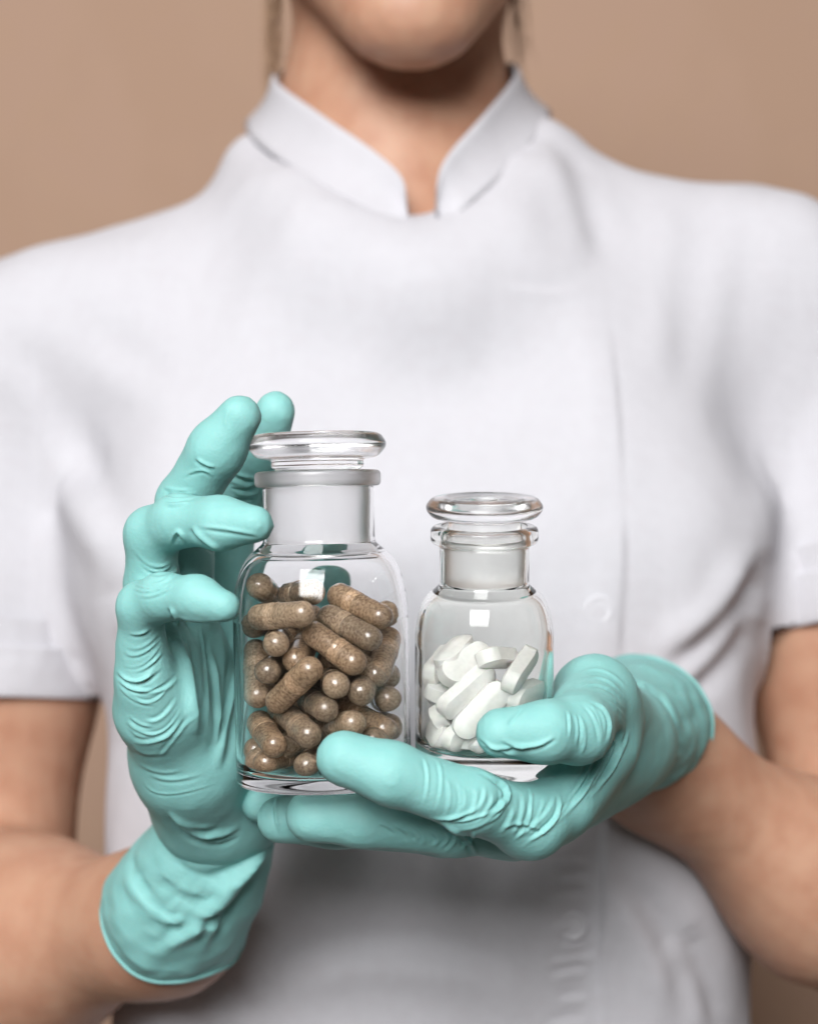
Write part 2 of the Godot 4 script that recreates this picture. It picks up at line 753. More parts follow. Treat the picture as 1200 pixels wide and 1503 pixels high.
func right_glove() -> ArrayMesh:
	var f := new_field(5.0 * MM)
	palm(f, 11.0 * MM, [
		[[300, 1182, -46, 14.5], [276, 1120, -26, 13.5], [232, 1040, -7, 10.2], [213, 990, 2, 7.4]],
		[[310, 1182, -50, 14.5], [284, 1100, -32, 13.5], [243, 965, -14, 9]],
		[[322, 1182, -54, 14.5], [302, 1080, -40, 13.5], [285, 948, -30, 9.4]],
		[[332, 1182, -58, 14], [330, 1060, -52, 12.5], [332, 935, -50, 9.4]],
		[[334, 1180, -55, 14.5], [352, 1120, -58, 13.5], [378, 1075, -62, 11]],
	])
	digits(f, 3.0 * MM, [[213, 1000, 2, 7.4], [208, 950, 6, 6.9], [207, 889, 12, 6.9], [240, 876, 18, 6.8], [290, 878, 26, 6.3], [329, 890, 30, 4.8]])
	digits(f, 3.0 * MM, [[238, 960, -12, 8.4], [224, 860, -2, 8.2], [223, 784, 4, 7.9], [262, 764, 12, 7.6], [325, 768, 22, 7.5], [374, 770, 27, 5.5]])
	digits(f, 3.0 * MM, [[275, 950, -28, 9], [272, 738, -6, 8.8], [318, 660, 4, 8.5], [352, 612, 8, 6.6]])
	digits(f, 3.0 * MM, [[330, 935, -50, 9], [335, 770, -38, 8.6], [380, 670, -26, 7.8], [404, 604, -16, 6.4]])
	digits(f, 3.0 * MM, [[378, 1075, -62, 11], [445, 950, -54, 9.4], [482, 848, -42, 8.2]])
	var l := []
	# palm: long folds that run up to the fingers
	bundle(l, -22, [256, 900, 276, 1010, 296, 1110], [345, 900, 345, 1030, 316, 1150], 6, 1.1, 8.0, 5, 4)
	bundle(l, -20, [262, 900, 280, 1000, 300, 1090], [340, 900, 340, 1000, 318, 1120], 4, 0.6, 3.4, 9)
	bundle(l, -8, [264, 975, 228, 1018, 180, 1000], [288, 1030, 250, 1090, 208, 1120], 6, 0.38, 3.4, 9)
	bundle(l, -10, [182, 1045, 215, 1085, 290, 1070], [208, 1140, 250, 1170, 320, 1150], 5, 0.2, 3.4, 8)
	bundle(l, -10, [176, 1000, 200, 1030, 250, 1040], [186, 1060, 205, 1080, 240, 1085], 3, 0.25, 3.0, 5)
	# inside of the bent little finger and ring finger: creases gather at the crook
	bundle(l, 8, [174, 915, 205, 935, 240, 908], [172, 1000, 205, 1000, 240, 968], 6, 0.36, 3.0, 4, 5)
	bundle(l, 2, [190, 790, 228, 830, 270, 805], [184, 868, 222, 880, 266, 850], 7, 0.42, 3.0, 3, 5)
	fold(l, 4, [172, 984, 200, 1000, 236, 980], 0.7, 3.5)
	fold(l, 4, [174, 997, 205, 1014, 246, 1000], 0.5, 3.0)
	fold(l, 10, [282, 772, 300, 792, 332, 812], 0.9, 5)
	fold(l, 20, [290, 772, 340, 778, 382, 786], 0.45, 4)
	fold(l, 14, [250, 800, 262, 780, 272, 800], 0.9, 4)
	fold(l, 20, [248, 890, 258, 905, 262, 918], 0.8, 3.5)
	fold(l, 22, [258, 905, 290, 912, 330, 910], 0.35, 4)
	# upper fingers
	bundle(l, -2, [232, 735, 258, 738, 290, 728], [236, 712, 262, 718, 300, 718], 4, 0.5, 3, 2)
	fold(l, 4, [288, 672, 300, 680, 316, 686], 0.6, 3.5)
	fold(l, 4, [268, 700, 295, 690, 312, 700], 0.3, 3.0)
	fold(l, 10, [331, 630, 332, 612, 338, 596], 0.2, 4.0)
	bundle(l, -36, [330, 690, 355, 700, 385, 700], [330, 725, 355, 732, 385, 728], 5, 0.6, 3.5, 3)
	# heel of the hand and wrist
	bundle(l, -35, [238, 1180, 285, 1214, 345, 1204], [250, 1200, 300, 1238, 360, 1222], 6, 0.6, 4.0, 5)
	fold(l, -40, [246, 1190, 300, 1226, 352, 1212], 1.1, 6)
	return glove_mesh(f, l, 3)


func left_glove() -> ArrayMesh:
	var f := new_field(5.0 * MM)
	palm(f, 9.0 * MM, [
		[[900, 1098, -58, 14.5], [776, 1206, 13, 9.8]],
		[[908, 1094, -62, 14.5], [750, 1206, -6, 10.3]],
		[[915, 1085, -66, 14], [770, 1192, -26, 10]],
		[[920, 1080, -70, 13], [770, 1178, -45, 9]],
		[[902, 1080, -52, 15], [872, 1025, -14, 12]],
		[[880, 1095, -14, 11], [830, 1168, 4, 9]],
	])
	digits(f, 3.0 * MM, [[872, 1025, -14, 12], [846, 1070, 20, 10.0], [800, 1074, 28, 8.6], [735, 1076, 31, 7.2]])
	digits(f, 3.0 * MM, [[776, 1206, 14, 9.8], [690, 1176, 28, 9.0], [575, 1136, 34, 8.6], [505, 1113, 34, 7.9]])
	digits(f, 3.0 * MM, [[750, 1206, -6, 10], [665, 1212, 2, 9.0], [530, 1200, 6, 8.6], [458, 1197, 6, 8.0]])
	digits(f, 3.0 * MM, [[770, 1192, -26, 10], [650, 1216, -16, 8.5], [490, 1206, -11, 7.8], [412, 1203, -9, 7.3]])
	digits(f, 3.0 * MM, [[770, 1178, -45, 9], [640, 1195, -40, 7.5], [450, 1182, -33, 7.0], [383, 1178, -31, 6.5]])
	var l := []
	# index finger: rings of folds at its root
	bundle(l, 22, [650, 1140, 662, 1168, 655, 1205], [735, 1145, 742, 1180, 700, 1222], 8, 0.32, 3.4, 5)
	bundle(l, 22, [610, 1192, 660, 1196, 705, 1175], [640, 1208, 690, 1215, 740, 1190], 4, 0.42, 3.8, 4)
	fold(l, 22, [700, 1128, 745, 1165, 700, 1205], 0.9, 4)
	fold(l, 24, [620, 1110, 628, 1140, 622, 1180], 0.35, 3.0)
	fold(l, 24, [640, 1112, 648, 1145, 640, 1190], 0.3, 3.0)
	# middle finger and the edge of the palm
	bundle(l, 8, [545, 1205, 575, 1215, 590, 1238], [690, 1215, 690, 1235, 660, 1255], 8, 0.42, 4.0, 5)
	fold(l, 8, [640, 1205, 680, 1228, 700, 1256], 1.0, 5)
	# index knuckle and palm edge
	bundle(l, 8, [745, 1165, 755, 1200, 725, 1245], [850, 1140, 840, 1190, 775, 1240], 10, 0.26, 3.4, 9)
	bundle(l, -10, [862, 1068, 872, 1120, 815, 1205], [918, 1040, 905, 1110, 850, 1185], 9, 0.65, 3.6, 4)
	fold(l, 8, [735, 1215, 770, 1210, 800, 1225], 0.5, 4)
	# ball of the thumb: fine arcs
	bundle(l, -14, [822, 1012, 868, 985, 918, 1010], [836, 1055, 878, 1026, 928, 1066], 12, 0.3, 2.6, 4)
	bundle(l, 12, [845, 1032, 872, 1050, 878, 1095], [862, 1025, 897, 1055, 888, 1122], 5, 0.34, 3.4, 3)
	# thumb pad
	fold(l, 30, [735, 1085, 775, 1096, 815, 1080], 1.0, 4.0, 0)
	fold(l, 32, [745, 1066, 755, 1052, 770, 1036], 0.5, 2.6, 1)
	fold(l, 32, [708, 1092, 740, 1098, 790, 1090], 0.7, 3.5, 0)
	fold(l, 28, [700, 1080, 730, 1100, 760, 1110], 0.5, 3.0, 0)
	bundle(l, 24, [830, 1040, 838, 1060, 836, 1105], [852, 1042, 860, 1075, 852, 1108], 4, 0.34, 3.2, 2)
	# fingertips
	fold(l, 12, [410, 1165, 404, 1190, 412, 1225], 0.5, 3)
	return glove_mesh(f, l, 8)


func cuff_mesh(rings: Array, folds: Array, seed_: int, rim_wave: float) -> Array:
	# rings: [px, py, z, rx mm, ry mm]; the cuff runs along their centres
	var steps := 34
	var segs := 120
	var wob := noise(55.0, seed_, FastNoiseLite.TYPE_SIMPLEX_SMOOTH, 2)
	var made := []
	var cs := []
	for r in rings:
		cs.append(at(r[0], r[1], r[2]))
	for i in steps + 1:
		var t := float(i) / steps * (rings.size() - 1)
		var a := mini(int(t), rings.size() - 2)
		var u := t - a
		u = u * u * (3.0 - 2.0 * u) * 0.5 + u * 0.5
		var c: Vector3 = cs[a].lerp(cs[a + 1], u)
		var rx: float = lerpf(rings[a][3], rings[a + 1][3], u) * MM
		var ry: float = lerpf(rings[a][4], rings[a + 1][4], u) * MM
		var axis: Vector3 = (cs[-1] - cs[0]).normalized()
		var x := Vector3.UP.cross(axis).normalized()
		var y := axis.cross(x)
		var ring := PackedVector3Array()
		var far := float(i) / steps
		for s in segs:
			var ang := TAU * s / segs
			var dir := x * cos(ang) + y * sin(ang)
			var p := c + x * cos(ang) * rx + y * sin(ang) * ry
			p += dir * wob.get_noise_3dv(p + axis * far * 0.01) * 2.0 * MM * far * (1.0 - 0.75 * smoothstep(0.8, 1.0, far))
			p += axis * sin(ang * 3.0 + seed_) * rim_wave * MM * far * far
			ring.append(p)
		made.append(ring)
	var l := loft(made)
	var n := normals_of(l[0], l[1])
	var v := crease(l[0], n, folds)
	var rim := v.slice(steps * segs, (steps + 1) * segs)
	return [v, l[1], rim]


func cuff(rings: Array, folds: Array, seed_: int, rim_wave: float, parent: Node) -> void:
	var c := cuff_mesh(rings, folds, seed_, rim_wave)
	var o := part("cuff", to_mesh(c[0], c[1]), mat.glove, parent)
	var bead := tube(c[2], 0.75 * MM, 8, true)
	var b := MeshInstance3D.new()
	b.name = "rolled_rim"
	b.mesh = to_mesh(bead[0], bead[1])
	b.material_override = mat.glove
	o.get_parent().add_child(b, true)


# ---------------------------------------------------------------- person
func V(x: float, y: float, z: float) -> Vector3:
	return Vector3(x, EYE.y + y, z)


func body_mesh() -> ArrayMesh:
	var f := new_field(0.009)
	chain(f, 0.03)
	# trunk (under the tunic), neck, head
	bone(f, V(0.0, 0.0067, -0.245), 0.0600, V(0.0071, -0.3738, -0.2250), 0.0900, Vector3(1, 1, 1.8))
	bone(f, V(-0.1246, 0.049, -0.2565), 0.0240, V(0.1335, 0.0600, -0.2565), 0.0240)
	bone(f, V(-0.0053, 0.0712, -0.2431), 0.0534, V(-0.0062, 0.1513, -0.2672), 0.0458)
	bone(f, V(-0.0062, 0.1513, -0.2672), 0.0458, V(-0.0044, 0.2403, -0.2788), 0.0449)
	bone(f, V(0.0, 0.2893, -0.2672), 0.0685, V(0.0, 0.3115, -0.2583), 0.0685)
	chain(f, 0.020)
	bone(f, V(-0.0409, 0.2323, -0.2431), 0.0129, V(-0.0116, 0.19, -0.1898), 0.0138)
	bone(f, V(0.0392, 0.2323, -0.2431), 0.0129, V(0.0125, 0.19, -0.1898), 0.0138)
	bone(f, V(0.0009, 0.1896, -0.1853), 0.0147, V(0.0, 0.2047, -0.1915), 0.0169)
	bone(f, V(-0.0249, 0.2403, -0.2227), 0.0267, V(0.0231, 0.2403, -0.2227), 0.0267)
	bone(f, V(0.0, 0.2118, -0.2075), 0.0267, V(0.0, 0.267, -0.2298), 0.0401)
	bone(f, V(0.0, 0.2759, -0.1835), 0.0062, V(0.0, 0.2421, -0.1622), 0.0093)
	# arms
	chain(f, 0.03)
	bone(f, V(-0.1700, 0.0401, -0.252), 0.0290, V(-0.1718, -0.0623, -0.2342), 0.0387)
	bone(f, V(-0.1700, -0.0623, -0.2342), 0.0387, V(-0.174, -0.177, -0.215), 0.0375)
	bone(f, V(-0.176, -0.182, -0.210), 0.0385, V(-0.143, -0.157, -0.150), 0.0345)
	bone(f, V(-0.143, -0.157, -0.150), 0.0345, at(246, 1350, -94), 0.0185)
	bone(f, at(246, 1350, -94), 0.0185, at(315, 1222, -58), 0.0115)
	chain(f, 0.03)
	bone(f, V(0.1800, 0.0579, -0.252), 0.0303, V(0.1790, -0.0445, -0.2387), 0.0396)
	bone(f, V(0.1790, -0.0445, -0.2387), 0.0396, V(0.186, -0.155, -0.215), 0.036)
	bone(f, V(0.189, -0.157, -0.210), 0.0340, V(0.150, -0.135, -0.150), 0.0295)
	bone(f, V(0.150, -0.135, -0.150), 0.0295, at(956, 1110, -118), 0.0180)
	bone(f, at(956, 1110, -118), 0.0180, at(925, 1080, -80), 0.0125)
	var net := surface_net(f, 5.0 * MM)
	var fine := refine(net[0], net[1])
	return to_mesh(fine[0], triangles(fine[1]))


func tunic_mesh() -> ArrayMesh:
	var f := new_field(0.03)
	chain(f, 0.024)
	# shoulders
	bone(f, V(-0.0640, 0.1040, -0.2583), 0.0340, V(-0.1495, 0.0650, -0.252), 0.0405)
	bone(f, V(0.0620, 0.1160, -0.2583), 0.0360, V(0.1477, 0.0900, -0.252), 0.0410)
	bone(f, V(-0.1495, 0.0650, -0.252), 0.0400, V(-0.1640, 0.0250, -0.248), 0.0360)
	bone(f, V(0.1477, 0.0900, -0.252), 0.0405, V(0.1680, 0.0400, -0.248), 0.0360)
	# upper chest
	bone(f, V(-0.030, 0.0500, -0.2210), 0.034, V(-0.095, 0.0500, -0.2350), 0.044)
	bone(f, V(0.035, 0.0520, -0.2210), 0.034, V(0.100, 0.0560, -0.2350), 0.044)
	bone(f, V(-0.058, 0.0300, -0.2180), 0.055, V(-0.075, -0.0200, -0.2080), 0.060)
	bone(f, V(0.064, 0.0320, -0.2180), 0.055, V(0.083, -0.0200, -0.2080), 0.060)
	bone(f, V(0.0, 0.0330, -0.2150), 0.046, V(0.003, -0.0200, -0.2030), 0.055)
	bone(f, V(-0.046, 0.0760, -0.2230), 0.032, V(-0.105, 0.0720, -0.2420), 0.036)
	bone(f, V(0.050, 0.0790, -0.2230), 0.032, V(0.108, 0.0830, -0.2420), 0.036)
	# the neckline
	bone(f, at(612, 408, -188.0), 0.0115, at(505, 353, -197.0), 0.0120)
	bone(f, at(505, 353, -197.0), 0.0120, at(428, 301, -218.0), 0.0125)
	bone(f, at(428, 301, -218.0), 0.0125, at(380, 236, -257.3), 0.0115)
	bone(f, at(625, 408, -188.0), 0.0115, at(705, 357, -197.0), 0.0120)
	bone(f, at(705, 357, -197.0), 0.0120, at(752, 299, -218.0), 0.0125)
	bone(f, at(752, 299, -218.0), 0.0125, at(791, 228, -257.3), 0.0115)
	bone(f, at(380, 236, -257.3), 0.0115, V(-0.0036, 0.1335, -0.3188), 0.0178)
	bone(f, at(791, 228, -257.3), 0.0115, V(-0.0036, 0.1335, -0.3188), 0.0178)
	bone(f, at(612, 460, -192.0), 0.0200, at(480, 425, -206.0), 0.0220)
	bone(f, at(480, 425, -206.0), 0.0220, at(405, 375, -232.0), 0.0230)
	bone(f, at(625, 460, -192.0), 0.0200, at(735, 430, -206.0), 0.0220)
	bone(f, at(735, 430, -206.0), 0.0220, at(815, 375, -232.0), 0.0230)
	# the body hangs flat in front
	bone(f, V(-0.046, -0.0200, -0.2200), 0.072, V(-0.040, -0.1200, -0.2060), 0.074)
	bone(f, V(0.062, -0.0200, -0.2200), 0.072, V(0.060, -0.1200, -0.2060), 0.074)
	bone(f, V(-0.040, -0.1200, -0.2060), 0.074, V(-0.046, -0.3800, -0.1960), 0.076)
	bone(f, V(0.060, -0.1200, -0.2060), 0.074, V(0.059, -0.3800, -0.1960), 0.075)
	bone(f, V(0.005, -0.0300, -0.2080), 0.066, V(0.005, -0.3800, -0.1920), 0.074)
	# sleeves
	f.k = 0.016
	chain(f, 0.02)
	bone(f, SLEEVES[0][0], 0.0430, SLEEVES[0][1], SLEEVES[0][2])
	chain(f, 0.02)
	bone(f, SLEEVES[1][0], 0.0420, SLEEVES[1][1], SLEEVES[1][2])
	var net := surface_net(f, 6.0 * MM)
	var fine := refine(relaxed(net[0], net[1], 9), net[1])
	fine = refine(fine[0], fine[1])
	var tri := triangles(fine[1])
	var v: PackedVector3Array = fine[0]
	var n := normals_of(v, tri)
	var l := []
	# drag lines from the armpits
	fold(l, -176, [70, 640, 120, 740, 170, 870], -4.0, 30, 1)
	fold(l, -176, [-10, 500, 70, 610, 150, 800], 2.6, 34, 4)
	fold(l, -172, [30, 380, 150, 520, 260, 560], 1.2, 40, 4)
	fold(l, -159, [175, 860, 215, 960, 205, 1100], 2.6, 28, 4)
	fold(l, -203, [1000, 260, 1000, 420, 965, 620], 1.1, 44, 4)
	fold(l, -203, [1085, 300, 1065, 480, 1010, 760], 1.0, 44, 4)
	fold(l, -176, [1190, 480, 1140, 640, 1115, 860], -3.5, 28, 1)
	fold(l, -163, [1110, 800, 1060, 900, 960, 980], 3.2, 28, 4)
	fold(l, -163, [1100, 900, 1060, 960, 985, 1030], 2.6, 24, 4)
	fold(l, -203, [800, 190, 850, 300, 865, 400], 1.0, 28, 4)
	fold(l, -150, [735, 405, 800, 425, 885, 412], 0.5, 10, 4)
	# the overlapping front edge
	fold(l, -145, [880, 408, 905, 560, 915, 760], 1.1, 26, 3)
	fold(l, -145, [915, 740, 915, 860, 905, 1010], 1.4, 26, 3)
	fold(l, -145, [890, 1150, 885, 1320, 880, 1560], -2.2, 26, 3)
	bundle(l, -145, [800, 1270, 840, 1262, 880, 1265], [800, 1500, 840, 1492, 880, 1495], 9, 0.8, 8, 3, 4)
	# folds over the belly
	fold(l, -145, [400, 1450, 560, 1400, 780, 1445], 2.2, 36, 4)
	fold(l, -145, [900, 1300, 960, 1380, 1000, 1503], 2.2, 30, 4)
	fold(l, -145, [990, 1370, 1020, 1430, 1050, 1540], 1.8, 24, 4)
	fold(l, -154, [205, 1420, 290, 1440, 360, 1510], 2.2, 26, 4)
	v = crease(v, n, l)
	var soft := noise(9.0, 77, FastNoiseLite.TYPE_SIMPLEX_SMOOTH, 3)
	for i in v.size():
		v[i] += n[i] * soft.get_noise_3dv(v[i] * Vector3(1.3, 0.6, 1.0)) * 3.0 * MM
	tunic_points = v
	# the sleeves are open below their hems
	var open := PackedInt32Array()
	for i in range(0, tri.size(), 3):
		var c := (v[tri[i]] + v[tri[i + 1]] + v[tri[i + 2]]) / 3.0
		var keep := true
		for sl in SLEEVES:
			var axis: Vector3 = sl[3]
			var r: Vector3 = c - sl[1]
			if r.dot(axis) > -0.0015 and (r - axis * r.dot(axis)).length() < 0.075 and (c.x < -0.1225 or c.x > 0.1400):
				keep = false
		if keep:
			open.append_array([tri[i], tri[i + 1], tri[i + 2]])
	return to_mesh(v, open, normals_of(v, tri))


func on_tunic(px: float, py: float) -> Vector3:
	# the foremost tunic vertex seen near that direction
	var best := Vector3(0, 0, -9)
	for p in tunic_points:
		var d := EYE.z - p.z
		if absf(600.0 + p.x / (K * d) - px) < 12.0 and absf(751.5 - (p.y - EYE.y) / (K * d) - py) < 12.0 and p.z > best.z:
			best = p
	return best


func hem_mesh(sl: Array) -> ArrayMesh:
	# the stitched band at the end of a sleeve, turned up inside
	var rings := []
	var axis: Vector3 = sl[3]
	var x := Vector3.FORWARD.cross(axis).normalized()
	var z := axis.cross(x)
	var wob := noise(20.0, 12, FastNoiseLite.TYPE_SIMPLEX_SMOOTH, 2)
	var rows := [[-0.0205, -0.0025], [-0.0200, 0.0002], [-0.0190, 0.0012], [-0.0170, 0.0006], [-0.0155, 0.0012], [-0.010, 0.0014], [-0.004, 0.0014], [-0.0005, 0.0012], [0.0, 0.0003], [-0.0005, -0.0006], [-0.006, -0.001], [-0.03, -0.0012]]
	for r in rows:
		var ring := PackedVector3Array()
		for s in 96:
			var a := TAU * s / 96
			var dir := x * cos(a) + z * sin(a)
			var q: Vector3 = sl[1] + axis * r[0]
			var rad: float = sl[2] + r[1] + wob.get_noise_3dv(q + dir * 0.05) * 0.002
			# small puckers along the stitching
			if r[0] < -0.0145:
				rad += sin(a * 46.0 + 2.0 * sin(a * 7.0)) * 0.00035
			ring.append(q + dir * rad)
		rings.append(ring)
	var l := loft(rings)
	return to_mesh(l[0], l[1])


func collar_mesh(top: Array, seam: Array) -> ArrayMesh:
	# top and seam: equal lists of points; the band between them has a thickness of 2 mm and a rounded edge
	var ct := Curve3D.new()
	var cb := Curve3D.new()
	for list in [[ct, top], [cb, seam]]:
		var pts: Array = list[1]
		for i in pts.size():
			var tang: Vector3 = (pts[mini(i + 1, pts.size() - 1)] - pts[maxi(i - 1, 0)]) / 6.0
			list[0].add_point(pts[i], -tang, tang)
	var rings := []
	var n := 120
	for i in n + 1:
		var u := float(i) / n * (top.size() - 1)
		var k := mini(int(u), top.size() - 2)
		var a := ct.sample(k, u - k)
		var b := cb.sample(k, u - k)
		var k2 := mini(int(minf(u + 0.02, top.size() - 1.001)), top.size() - 2)
		var along := (cb.sample(k2, minf(u + 0.02, top.size() - 1.001) - k2) - b)
		if along.length() < 1e-6:
			along = b - cb.sample(k, maxf(u - k - 0.02, 0.0))
		var out := along.normalized().cross((a - b).normalized()).normalized()
		var ring := PackedVector3Array()
		var th := 0.0015
		for j in 9:
			var t := j / 8.0
			ring.append(b.lerp(a, t) + out * (th + sin(t * PI) * 0.002))
		ring.append(a + (a - b).normalized() * 0.0008)
		for j in 9:
			var t := 1.0 - j / 8.0
			ring.append(b.lerp(a, t) + out * (-th + sin(t * PI) * 0.002))
		rings.append(ring)
	var l := loft(rings)
	return to_mesh(l[0], l[1])


func build_person() -> void:
	var who := Node3D.new()
	who.name = "person"
	add_child(who, true)
	tag(who, "person in a white short sleeved tunic and teal gloves holding two glass bottles", "person")
	part("body", body_mesh(), mat.skin, who)
	var lips := new_field(0.004)
	chain(lips, 0.006)
	bone(lips, V(-0.0178, 0.1991, -0.1764), 0.0027, V(0.0000, 0.1973, -0.1715), 0.0049)
	bone(lips, V(0.0178, 0.1991, -0.1764), 0.0027, V(0.0000, 0.1973, -0.1715), 0.0049)
	bone(lips, V(-0.0200, 0.2026, -0.1764), 0.0025, V(0.0000, 0.2067, -0.1706), 0.004)
	bone(lips, V(0.0200, 0.2026, -0.1764), 0.0025, V(0.0000, 0.2067, -0.1706), 0.004)
	var ln := surface_net(lips, 1.2 * MM)
	part("lips", to_mesh(ln[0], triangles(ln[1])), mat.lip, who)
	# hair: a cap on the head and loose locks behind the neck
	var hf := new_field(0.02)
	chain(hf, 0.03)
	bone(hf, V(0.0, 0.2982, -0.2877), 0.0694, V(0.0, 0.3248, -0.2743), 0.0712)
	bone(hf, V(0.0, 0.267, -0.3188), 0.049, V(0.0, 0.1958, -0.3099), 0.0267)
	var hn := surface_net(hf, 6.0 * MM)
	var hair := part("hair", to_mesh(hn[0], triangles(hn[1])), mat.hair, who)
	var strands := [PackedVector3Array(), PackedInt32Array()]
	for s in [[-1, 403.0, 70], [1, 757.0, 30]]:
		for k in s[2]:
			var x0: float = s[1] + rng.randfn() * 5.0 + (0.0 if s[0] < 0 else -6.0)
			var z := rng.randf_range(-280, -258)
			var path := PackedVector3Array()
			var rad := []
			var low: float = rng.randf_range(95, 175) if s[0] < 0 else rng.randf_range(60, 150)
			var sway: float = rng.randfn() * 5.0
			var wave: float = rng.randf_range(0.0, TAU)
			for i in 9:
				var t := i / 8.0
				path.append(at(x0 + sway * sin(t * 2.5) + 2.5 * sin(t * 7.0 + wave) + s[0] * t * t * (3.0 if s[0] < 0 else 16.0), lerpf(-70, low, t), z))
				rad.append(0.00022 * (1.0 - 0.6 * t))
			var tb := tube(path, rad, 5)
			var base: int = strands[0].size()
			strands[0].append_array(tb[0])
			for j: int in tb[1]:
				strands[1].append(j + base)
	var locks := part("loose_lock", to_mesh(strands[0], strands[1]), mat.hair, hair)
	locks.set_meta("kind", "stuff")

	# tunic
	var tunic := part("tunic", tunic_mesh(), mat.cloth, who)
	for sl in SLEEVES:
		part("sleeve_hem", hem_mesh(sl), mat.cloth, tunic)
	# standing collar, from its left front corner round the back of the neck to the right one
	var top := [at(597, 300, -187.1), at(588, 262, -190.6), at(545, 222, -197.8), at(470, 170, -217.3), at(404, 120, -252.0), at(440, 110, -299.2), V(-0.0036, 0.1825, -0.3233), at(720, 100, -299.2), at(758, 108, -252.0), at(712, 168, -217.3), at(664, 222, -197.8), at(644, 258, -190.6), at(640, 300, -187.1)]
	var seam := [at(599, 338, -184.7), at(570, 325, -186.5), at(510, 295, -190.1), at(430, 250, -210.5), at(366, 196, -255.0), at(400, 180, -312.9), V(-0.0036, 0.1469, -0.3366), at(770, 170, -312.9), at(803, 180, -255.0), at(745, 250, -210.5), at(690, 300, -190.1), at(660, 328, -186.5), at(638, 340, -184.7)]
	part("collar", collar_mesh(top, seam), mat.cloth, tunic)
	var disc := lathe(smooth_profile([[0, 0], [5.4, 0, 0.3], [5.2, 0.5, 0.4], [4.2, 0.6, 0.4], [3.4, 0.35, 0.3], [0, 0.3]]), 40)
	for spot in [[886, 884], [852, 1368]]:
		var b := part("button", disc, mat.button, tunic)
		b.position = on_tunic(spot[0], spot[1]) - Vector3(0, 0, 0.00038)
		b.rotation.x = PI / 2


# ---------------------------------------------------------------- bottles
func frame_of(base: Vector3, lean: float, toward: float) -> Transform3D:
	return Transform3D(Basis.from_euler(Vector3(toward, 0, lean)), base)


func bottle(called: String, place: Transform3D, wall: Array, plug: Array, lid: Array, label: String, rim_ground: Array) -> void:
	var t := Node3D.new()
	t.name = called
	add_child(t, true)
	t.transform = place
	tag(t, label, "bottle", "stoppered glass bottles")
	for piece in wall:
		part(piece[0], lathe(smooth_profile(piece[1]), 128), mat[piece[2]], t)
	if rim_ground.size():
		part("ground_rim", lathe(smooth_profile(rim_ground), 96), mat.ground, t)
	var st := part("stopper", lathe(smooth_profile(lid, 0.4), 128), mat.lid, t)
	part("ground_plug", lathe(smooth_profile(plug), 96), mat.ground, st)


# ---------------------------------------------------------------- pills
func capsule_parts() -> Array:
	# a two-piece shell: the cap slides over the body and ends in a small step
	var body := []
	var cap := []
	var r := 3.56
	for i in 13:
		var a := -PI / 2 + PI / 2 * i / 12.0
		body.append([maxf(r * cos(a), 0.0), -7.2 + r * sin(a)])
	body.append_array([[r, -4.0], [r, 1.2]])
	var rc := 3.75
	cap.append_array([[r - 0.05, 0.4], [rc - 0.05, 0.4], [rc, 0.5], [rc, 1.5], [rc - 0.13, 1.8], [rc - 0.13, 2.1], [rc, 2.4], [rc, 5.0]])
	for i in 13:
		var a := PI / 2 * i / 12.0
		cap.append([maxf(rc * cos(a), 0.0), 7.0 + rc * sin(a)])
	var band := [[rc + 0.005, 0.62], [rc + 0.02, 0.7], [rc + 0.02, 1.45], [rc - 0.11, 1.8], [rc - 0.11, 2.1], [rc + 0.02, 2.45], [rc + 0.02, 3.4], [rc + 0.005, 3.45]]
	return [lathe(body, 28), lathe(cap, 28), lathe(band, 28)]


func tablet_mesh() -> ArrayMesh:
	# an oblong tablet: upright band, low domes above and below
	var half := 5.7
	var w := 3.6
	var rows := [[3.6, -2.75], [3.1, -2.73], [2.3, -2.62], [1.4, -2.38], [0.7, -2.08], [0.22, -1.86], [0.06, -1.8], [0.0, -1.72], [0.0, 1.72], [0.06, 1.8], [0.22, 1.86], [0.7, 2.08], [1.4, 2.38], [2.3, 2.62], [3.1, 2.73], [3.6, 2.75]]
	var rings := []
	for r in rows:
		var ring := PackedVector3Array()
		var rad: float = maxf(w - r[0], 0.02)
		for s in 48:
			var a := TAU * s / 48
			var e := half if cos(a) >= 0.0 else -half
			ring.append(Vector3(sin(a) * rad, e + cos(a) * rad, r[1]) * MM)
		rings.append(ring)
	var l := loft(rings)
	return to_mesh(l[0], l[1])


